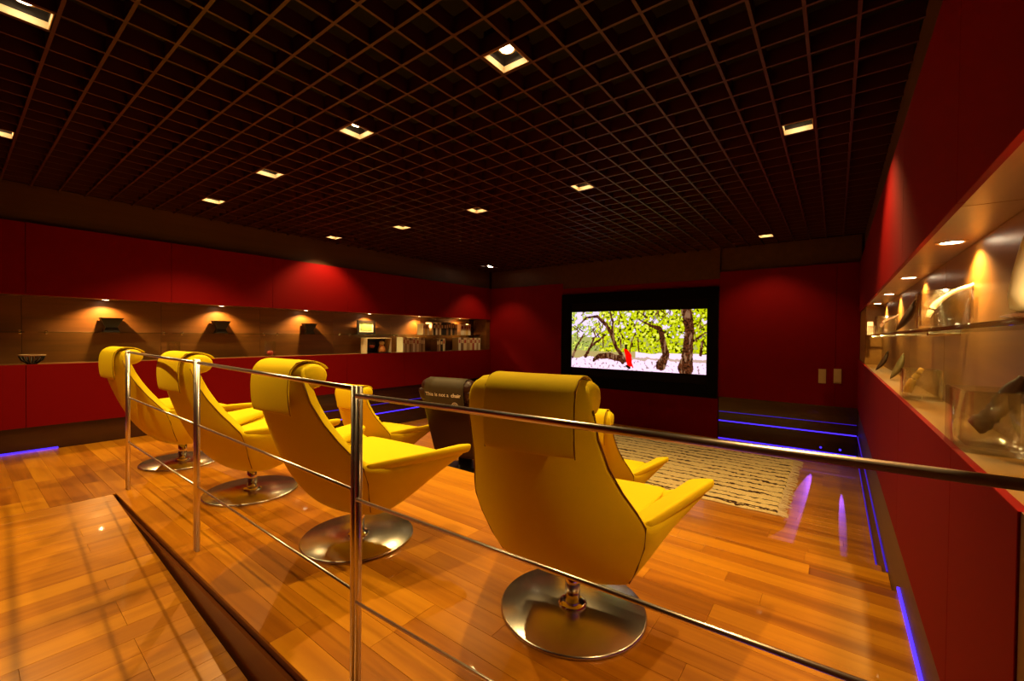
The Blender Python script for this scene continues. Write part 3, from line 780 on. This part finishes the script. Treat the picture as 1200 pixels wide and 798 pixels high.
# ribbed bowl on the niche floor
p = at_x(38, 420, XL-.12)
bw = empty('ribbed_bowl', (XL-.15, p.y, NL_B-.003)); bw.scale = (.68, .68, .85); tag(bw, 'shallow dark bowl with open ribs on the niche floor', 'bowl')
mat('bowl_rim', (.30, .16, .07), .4)
link('bowl_base', lathe_mesh([(.05, 0), (.055, .012), (.02, .016)], 24, 'bowl_base'), 'black_ceramic', bw)
link('bowl_rim', lathe_mesh([(.125, .088), (.132, .092), (.132, .102), (.122, .104), (.118, .096)], 32, 'bowl_rim', ring=True), 'bowl_rim', bw)
for k in range(16):
    a = 2*math.pi*k/16
    link('rib', tube_mesh([(.045*math.cos(a), .045*math.sin(a), .008), (.10*math.cos(a), .10*math.sin(a), .045), (.124*math.cos(a), .124*math.sin(a), .094)], .007, 8), 'black_ceramic', bw)
# square glass vases with a red candle ball
mat('red_wax', (.45, .05, .04), .4)
for px, lab in ((203.5, 'square clear glass vase with red candle, nearer the ribbed bowl'), (317, 'square clear glass vase with red candle, nearer the framed picture')):
    p = at_x(px, 410, XL-.10)
    g = empty('candle_vase', (XL-.11, p.y, NL_B-.003)); tag(g, lab, 'vase', 'candle vases')
    link('glass_wall', sqloft([(.050, 0), (.050, .20), (.044, .20), (.044, .014), (.001, .014)], 'glass_wall'), 'glass', g)
    link('candle', lathe_mesh([(.012, .015), (.032, .026), (.038, .048), (.032, .068), (.012, .078)], 20, 'candle'), 'red_wax', g)
# framed picture on the shelf
mat('picture_mat', (.80, .78, .62), .6); mat('picture_green', (.30, .42, .16), .4)
ya, yb_ = at_x(425, 380, XL-.15).y, at_x(446, 380, XL-.15).y
fp = empty('picture_frame', (NLX+.075, (ya+yb_)/2, ZS+.0005)); tag(fp, 'small dark framed picture with green centre on the glass shelf', 'picture')
w = (yb_-ya)/2; hgt = .225
bm = bmesh.new()
for q in ((-w, -w+.035, 0, hgt), (w-.035, w, 0, hgt), (-w+.035, w-.035, 0, .035), (-w+.035, w-.035, hgt-.03, hgt)): hexa(boxpts(-.012, .012, q[0], q[1], q[2], q[3]), bm=bm)
link('frame', finish(bm, 'frame'), 'black_ceramic', fp)
link('mount', finish(hexa(boxpts(-.008, .002, -w+.036, w-.036, .036, hgt-.031)), 'mount'), 'picture_mat', fp)
link('print', finish(hexa(boxpts(.0022, .004, -w+.062, w-.062, .060, hgt-.055)), 'print'), 'picture_green', fp)
link('stay', finish(hexa([(-.06, -.01, .0), (-.055, -.01, .0), (-.055, .01, .0), (-.06, .01, .0), (-.018, -.01, .15), (-.0125, -.01, .15), (-.0125, .01, .15), (-.018, .01, .15)]), 'stay'), 'black_ceramic', fp)
# shadow box on the niche floor, a goblet and a figurine in it
mat('orange_glaze', (.75, .30, .10), .35); mat('cream_glaze', (.75, .62, .42), .4)
ya, yb_ = at_x(428, 408, XL-.10).y, at_x(457, 408, XL-.10).y
sb = empty('display_box', (XL-.14, (ya+yb_)/2, NL_B-.003)); tag(sb, 'open pale-edged display box on the niche floor under the framed picture', 'box')
w = (yb_-ya)/2; hb = .245
for nm, q in (('side', (-w, -w+.012, 0, hb)), ('side', (w-.012, w, 0, hb)), ('top', (-w+.012, w-.012, hb-.012, hb)), ('bottom', (-w+.012, w-.012, 0, .010))):
    link(nm, finish(hexa(boxpts(-.08, .08, *q), .0015, 1), nm), 'cream_glaze' if nm != 'bottom' else 'black_ceramic', sb)
link('back', finish(hexa(boxpts(-.088, -.0805, -w, w, 0, hb)), 'back'), 'black_ceramic', sb)
gb = empty('goblet', (XL-.12, (ya+yb_)/2-w*.45, NL_B+.0078)); tag(gb, 'small glass goblet with dark red filling in the display box', 'glass')
link('bowl', lathe_mesh([(.045, 0), (.046, .006), (.010, .014), (.010, .05), (.052, .085), (.060, .14), (.055, .165), (.051, .165), (.054, .14), (.046, .09)], 24, 'bowl'), 'glass', gb)
link('filling', lathe_mesh([(.012, .078), (.044, .091), (.050, .118)], 20, 'filling'), 'red_wax', gb)
fg = empty('figurine', (XL-.13, (ya+yb_)/2+w*.40, NL_B+.0078)); tag(fg, 'orange and cream glazed figurine in the display box', 'figurine')
link('body', lathe_mesh([(.055, 0), (.066, .02), (.062, .06), (.040, .10), (.034, .12)], 20, 'body'), 'orange_glaze', fg)
link('head', lathe_mesh([(.012, .118), (.038, .128), (.046, .150), (.036, .176), (.010, .188)], 20, 'head'), 'cream_glaze', fg)
# books
BC = {'cream': (.72, .58, .38), 'tan': (.42, .27, .15), 'brown': (.20, .10, .05), 'black': (.02, .015, .012), 'white': (.80, .72, .60), 'red': (.40, .06, .03), 'yellow': (.70, .48, .12)}
for k, c in BC.items(): mat('book_'+k, c, .6)
mat('paper', (.62, .52, .38), .8)
def book(y0, y1, z, hgt, col, label, group, dep=.17, front=XL-.13):
    t = (y1-y0)/2
    b = empty('book', (front-dep/2, (y0+y1)/2, z)); tag(b, label, 'book', group)
    bm = bmesh.new()
    hexa(boxpts(dep/2-.004, dep/2, -t+.0004, t-.0004, 0, hgt), bm=bm)
    hexa(boxpts(-dep/2, dep/2-.0041, -t+.0004, -t+.0029, 0, hgt), bm=bm); hexa(boxpts(-dep/2, dep/2-.0041, t-.0029, t-.0004, 0, hgt), bm=bm)
    link('cover', finish(bm, 'cover'), 'book_'+col, b)
    link('pages', finish(hexa(boxpts(-dep/2+.006, dep/2-.0045, -t+.0031, t-.0031, .004, hgt-.004)), 'pages'), 'paper', b)
    lc_ = 'book_red' if col in ('cream', 'white', 'yellow') else 'book_cream'
    link('spine_label', finish(hexa(boxpts(dep/2+.0001, dep/2+.0007, -t*.62, t*.62, hgt*.58, hgt*.84)), 'spine_label'), lc_, b)
ORD = ('first', 'second', 'third', 'fourth', 'fifth', 'sixth', 'seventh', 'eighth', 'ninth', 'tenth', 'eleventh', 'twelfth')
def row(x0, x1, n, ypx, z, hgt, cols, where, group):
    """n books between two pixel columns of the row"""
    a, b = at_x(x0, ypx, XL-.13).y, at_x(x1, ypx, XL-.13).y
    w = [random.uniform(.7, 1.3) for _ in range(n)]; s = sum(w); y = a
    for k in range(n):
        c = cols[k % len(cols)]; e = y + (b-a)*w[k]/s
        book(y, e, z, hgt*random.uniform(.9, 1), c, '%s-spined book, %s of the row %s' % (c, ORD[k], where), group)
        y = e
f = lambda x: 420 + x/7.5
UP, LO = ZS+.0005, NL_B-.003
row(f(570), f(622), 3, 385, UP, .215, ['white', 'yellow'], 'on the glass shelf counted from the framed picture', 'books on the shelf, first cluster')
row(f(645), f(748), 6, 385, UP, .235, ['cream', 'black', 'white', 'brown'], 'in the middle cluster on the glass shelf', 'books on the shelf, middle cluster')
row(f(752), f(868), 6, 385, UP, .245, ['black', 'brown', 'black', 'tan'], 'in the dark cluster on the glass shelf', 'books on the shelf, dark cluster')
row(f(900), f(986), 4, 385, UP, .225, ['white', 'cream', 'yellow', 'white'], 'ending the glass shelf at the screen wall', 'books on the shelf, last cluster')
row(f(392), f(585), 12, 400, LO, .262, ['white', 'tan', 'cream', 'tan', 'brown', 'tan'], 'on the niche floor counted from the display box', 'books on the niche floor, long row')
row(f(690), f(762), 4, 400, LO, .240, ['brown', 'tan', 'black', 'cream'], 'in the short cluster on the niche floor', 'books on the niche floor, short cluster')
row(f(880), f(1072), 9, 400, LO, .262, ['white', 'brown', 'cream', 'tan', 'cream', 'red', 'white', 'tan', 'white'], 'ending the niche floor at the screen wall', 'books on the niche floor, end row')

# ------------------------------------------------------------------ right niche: shelf, glass boxes, driftwood
ZSR = 1.138
s_ = empty('glass_shelf', (NRX-.0005, 3.4, ZSR-.012)); tag(s_, 'green-edged glass shelf carrying the driftwood in glass', 'shelf')
link('pane', finish(hexa(boxpts(-.128, 0, -2.40, 2.30, 0, .012), .001, 1), 'pane'), 'shelf_glass', s_)
for y in (-2.2, -1.1, 0, 1.1, 2.2):
    link('bracket', finish(hexa(boxpts(-.09, 0, y-.008, y+.008, -.012, -.0005), .002), 'bracket'), 'chrome', s_)
mat('driftwood', (.085, .032, .014), .7); mat('pale_wood', (.72, .58, .36), .6); mat('coral', (.70, .38, .07), .7); mat('dark_pod', (.07, .030, .015), .5); mat('olive_pod', (.16, .11, .04), .5)
def glass_box(x0, x1, y0, y1, z, hgt, t, label):
    g = empty('glass_tank', ((x0+x1)/2, (y0+y1)/2, z)); tag(g, label, 'glass tank', None)
    a, b = (x1-x0)/2, (y1-y0)/2
    def bx(name, q, jit=0):
        bm = hexa(boxpts(*q)); bmesh.ops.bevel(bm, geom=bm.edges[:], offset=.002, segments=2, affect='EDGES')
        link(name, finish(bm, name, False), 'glass', g)
    # one thick-walled vessel
    bm = bmesh.new(); rings = []
    for ax, by, zz in ((a, b, 0), (a, b, hgt), (a-t, b-t, hgt), (a-t, b-t, t*1.3)):
        rings.append([bm.verts.new((sx*ax, sy*by, zz)) for sx, sy in ((-1, -1), (1, -1), (1, 1), (-1, 1))])
    for p_, q in zip(rings, rings[1:]):
        for k in range(4): bm.faces.new((p_[k], p_[(k+1) % 4], q[(k+1) % 4], q[k]))
    bm.faces.new(rings[0]); bm.faces.new(rings[-1])
    bmesh.ops.recalc_face_normals(bm, faces=bm.faces)
    bmesh.ops.bevel(bm, geom=bm.edges[:], offset=t*.22, segments=3, affect='EDGES')
    link('vessel', finish(bm, 'vessel', True), 'glass', g)
    return g
def branch(name, pts, rads, m, label, cat, sub=3, jit=.15, sx=1.0):
    P = []; Rr = []
    V = [Vector(p) for p in pts]
    for i in range(len(V)-1):
        p0, p1, p2, p3 = V[max(i-1, 0)], V[i], V[i+1], V[min(i+2, len(V)-1)]
        for k in range(sub):
            t = k/sub
            P.append(.5*((2*p1) + (p2-p0)*t + (2*p0-5*p1+4*p2-p3)*t*t + (3*p1-p0-3*p2+p3)*t**3)); Rr.append((rads[i]*(1-t)+rads[i+1]*t)*(1+random.uniform(-jit, jit)))
    P.append(V[-1]); Rr.append(rads[-1]*.6)
    base = P[0].copy()
    o = link(name, tube_mesh([p-base for p in P], Rr, 10), m, None, base); tag(o, label, cat)
    return o
NF = NR_B-.0025; SF = ZSR+.0005
# big tank with a dark log, on the niche floor
glass_box(.237, .345, 1.439, 1.62, NF, .145, .011, 'thick clear glass tank holding a dark driftwood log')
branch('driftwood_log', [(.272, 1.52, .886), (.282, 1.52, .894), (.300, 1.525, .914), (.322, 1.53, .947), (.345, 1.535, .992), (.360, 1.54, 1.010)],
       [.017, .020, .018, .019, .015, .010], 'driftwood', 'dark driftwood log leaning in the thick glass tank', 'driftwood', 4)
# small tank with a coral-coloured branch
glass_box(.245, .366, 2.53, 2.72, NF, .130, .006, 'small clear glass tank holding a golden coral piece')
branch('coral_piece', [(.262, 2.62, .860), (.268, 2.62, .886), (.280, 2.62, .920), (.296, 2.62, .945), (.308, 2.62, .972)], [.016, .017, .014, .012, .008], 'coral', 'golden coral piece standing in the small glass tank', 'coral', 6, .10)
# upper tank with a pale curved branch
hz = at_y(1079, 340, 2.06).z - SF
glass_box(.238, .364, 2.06, 2.23, SF, hz, .009, 'clear glass tank on the shelf holding a pale curved branch')
bp_ = [at_y(x, y, 2.13) for x, y in ((1087, 372), (1093, 361), (1103, 351), (1120, 341), (1138, 335), (1146, 330), (1148, 324))]
branch('pale_branch', [(p.x, 2.13, p.z) for p in bp_], [.006, .010, .009, .008, .008, .006, .008], 'pale_wood', 'pale curved branch leaning out of the shelf tank', 'driftwood', 4, .1)
# far tanks on the shelf
glass_box(.243, .362, 4.22, 4.42, SF, at_y(1028, 370, 4.22).z-SF, .008, 'clear glass tank on the shelf holding a brown twig')
bp_ = [at_y(x, y, 4.32) for x, y in ((1032, 384), (1035, 378), (1042, 374.5), (1050, 371), (1055, 367.5))]
branch('brown_twig', [(p.x, 4.32, p.z) for p in bp_], [.014, .014, .010, .007, .005], 'driftwood', 'brown twig reaching out of the far shelf tank', 'driftwood', 4)
glass_box(.243, .320, 5.20, 5.36, SF, .085, .008, 'low clear glass tank on the shelf at the end beside the pale block')
mat('pale_block', (.62, .50, .42), .5)
pb = link('pale_block', finish(hexa(boxpts(0, .045, 0, .05, 0, .13), .002), 'pale_block'), 'pale_block', None, (.247, 5.52, SF)); tag(pb, 'upright pale stone block at the end of the glass shelf', 'block')
# leaf-shaped pods standing tilted
def pod(p0, p1, wid, thick, m, label):
    """a boat-shaped pod from its foot p0 to its tip p1, bowed away from the wall"""
    a, b = Vector(p0), Vector(p1); d = b-a; L = d.length
    bm = bmesh.new(); rings = []
    N = 14
    for i in range(N+1):
        t = i/N; w = max(.02, math.sin(math.pi*t)**.8)*wid; k = max(.03, math.sin(math.pi*t)**.7)*thick
        bow = .06*L*math.sin(math.pi*t)
        rings.append([bm.verts.new((k*math.sin(q) + bow, w*math.cos(q), L*t)) for q in [2*math.pi*j/12 for j in range(12)]])
    for r0, r1 in zip(rings, rings[1:]):
        for k in range(12): bm.faces.new((r0[k], r0[(k+1) % 12], r1[(k+1) % 12], r1[k]))
    bm.faces.new(rings[0]); bm.faces.new(rings[-1])
    o = link('seed_pod', finish(bm, 'seed_pod', True), m, None, a)
    o.rotation_euler = (0, math.atan2(d.x, d.z), 0)
    tag(o, label, 'seed pod', 'leaf-shaped pods')
for (fx, fy, tx, ty, z, Y, wid, th, m, lab) in ((1026, 434, 1041, 411, NF, 4.646, .032, .018, 'dark_pod', 'dark leaf-shaped pod standing tilted nearer the screen wall on the niche floor'),
                                     (1043, 444, 1059, 414, NF, 3.729, .036, .020, 'olive_pod', 'olive leaf-shaped pod standing tilted beside the small glass tank'),
                                     (1049.5, 387, 1074, 350, SF, 2.90, .030, .018, 'dark_pod', 'dark leaf-shaped pod standing tilted on the glass shelf between tanks')):
    a = at_y(fx, fy, Y); b = at_y(tx, ty, Y)
    pod((a.x, Y, z+.002), (min(b.x, .355), Y, b.z), wid, th, m, lab)
# glowing white shell with a dark spiny rim at the near end of the shelf
mat('white_shell', (.92, .86, .70), .5)
shl = empty('white_shell', (.331, 1.36, SF)); tag(shl, 'large white shell with spiny dark foot on the shelf above the log', 'shell')
link('body', lathe_mesh([(.030, .018), (.050, .030), (.054, .06), (.046, .11), (.034, .16), (.020, .21), (.008, .235)], 28, 'body', True, .75, 1), 'white_shell', shl)
bm = bmesh.new()
for k in range(26):
    a = 2*math.pi*k/26; r0, r1 = .040, .066+.008*random.random()
    c = Vector((.75*math.cos(a), math.sin(a), 0)); t = Vector((-math.sin(a), math.cos(a), 0))*.005
    v = [bm.verts.new(x) for x in (c*r0 - t + Vector((0, 0, .006)), c*r0 + t + Vector((0, 0, .006)), c*r0 + Vector((0, 0, .020)), c*r1 + Vector((0, 0, .012)))]
    for f_ in ((0, 1, 2), (0, 3, 1), (1, 3, 2), (2, 3, 0)): bm.faces.new([v[i] for i in f_])
link('spines', finish(bm, 'spines'), 'dark_pod', shl)['kind'] = 'stuff'
link('foot', lathe_mesh([(.032, 0), (.040, .004), (.042, .016), (.030, .020)], 24, 'foot', True, .75, 1), 'dark_pod', shl)

# ------------------------------------------------------------------ two violet spots, made-up fixtures added to throw the floor streaks
def add_streak_spot(x, tx, w, cone, lab):
    r = empty('added_streak_spot', (x, YB+.0335, ZL+.075)); tag(r, lab, 'light')
    link('body', tube_mesh([(0, 0, 0), (0, -.03, -.004)], .018, 16), 'black_plastic', r)
    link('lens', tube_mesh([(0, -.0305, -.004), (0, -.033, -.0044)], .013, 16), 'led_blue', r)
    spot('streak_light', (0, -.038, -.005), w, (.35, .10, 1.0), R(cone), .35, r, (tx-x, 4.4-YB, -.075), .004)
add_streak_spot(-.135, -.275, 420, 3.6, 'added violet spot throwing the wide floor streak beside the rug')
add_streak_spot(.066, .067, 90, 1.2, 'added violet spot throwing the thin floor streak in the corner')
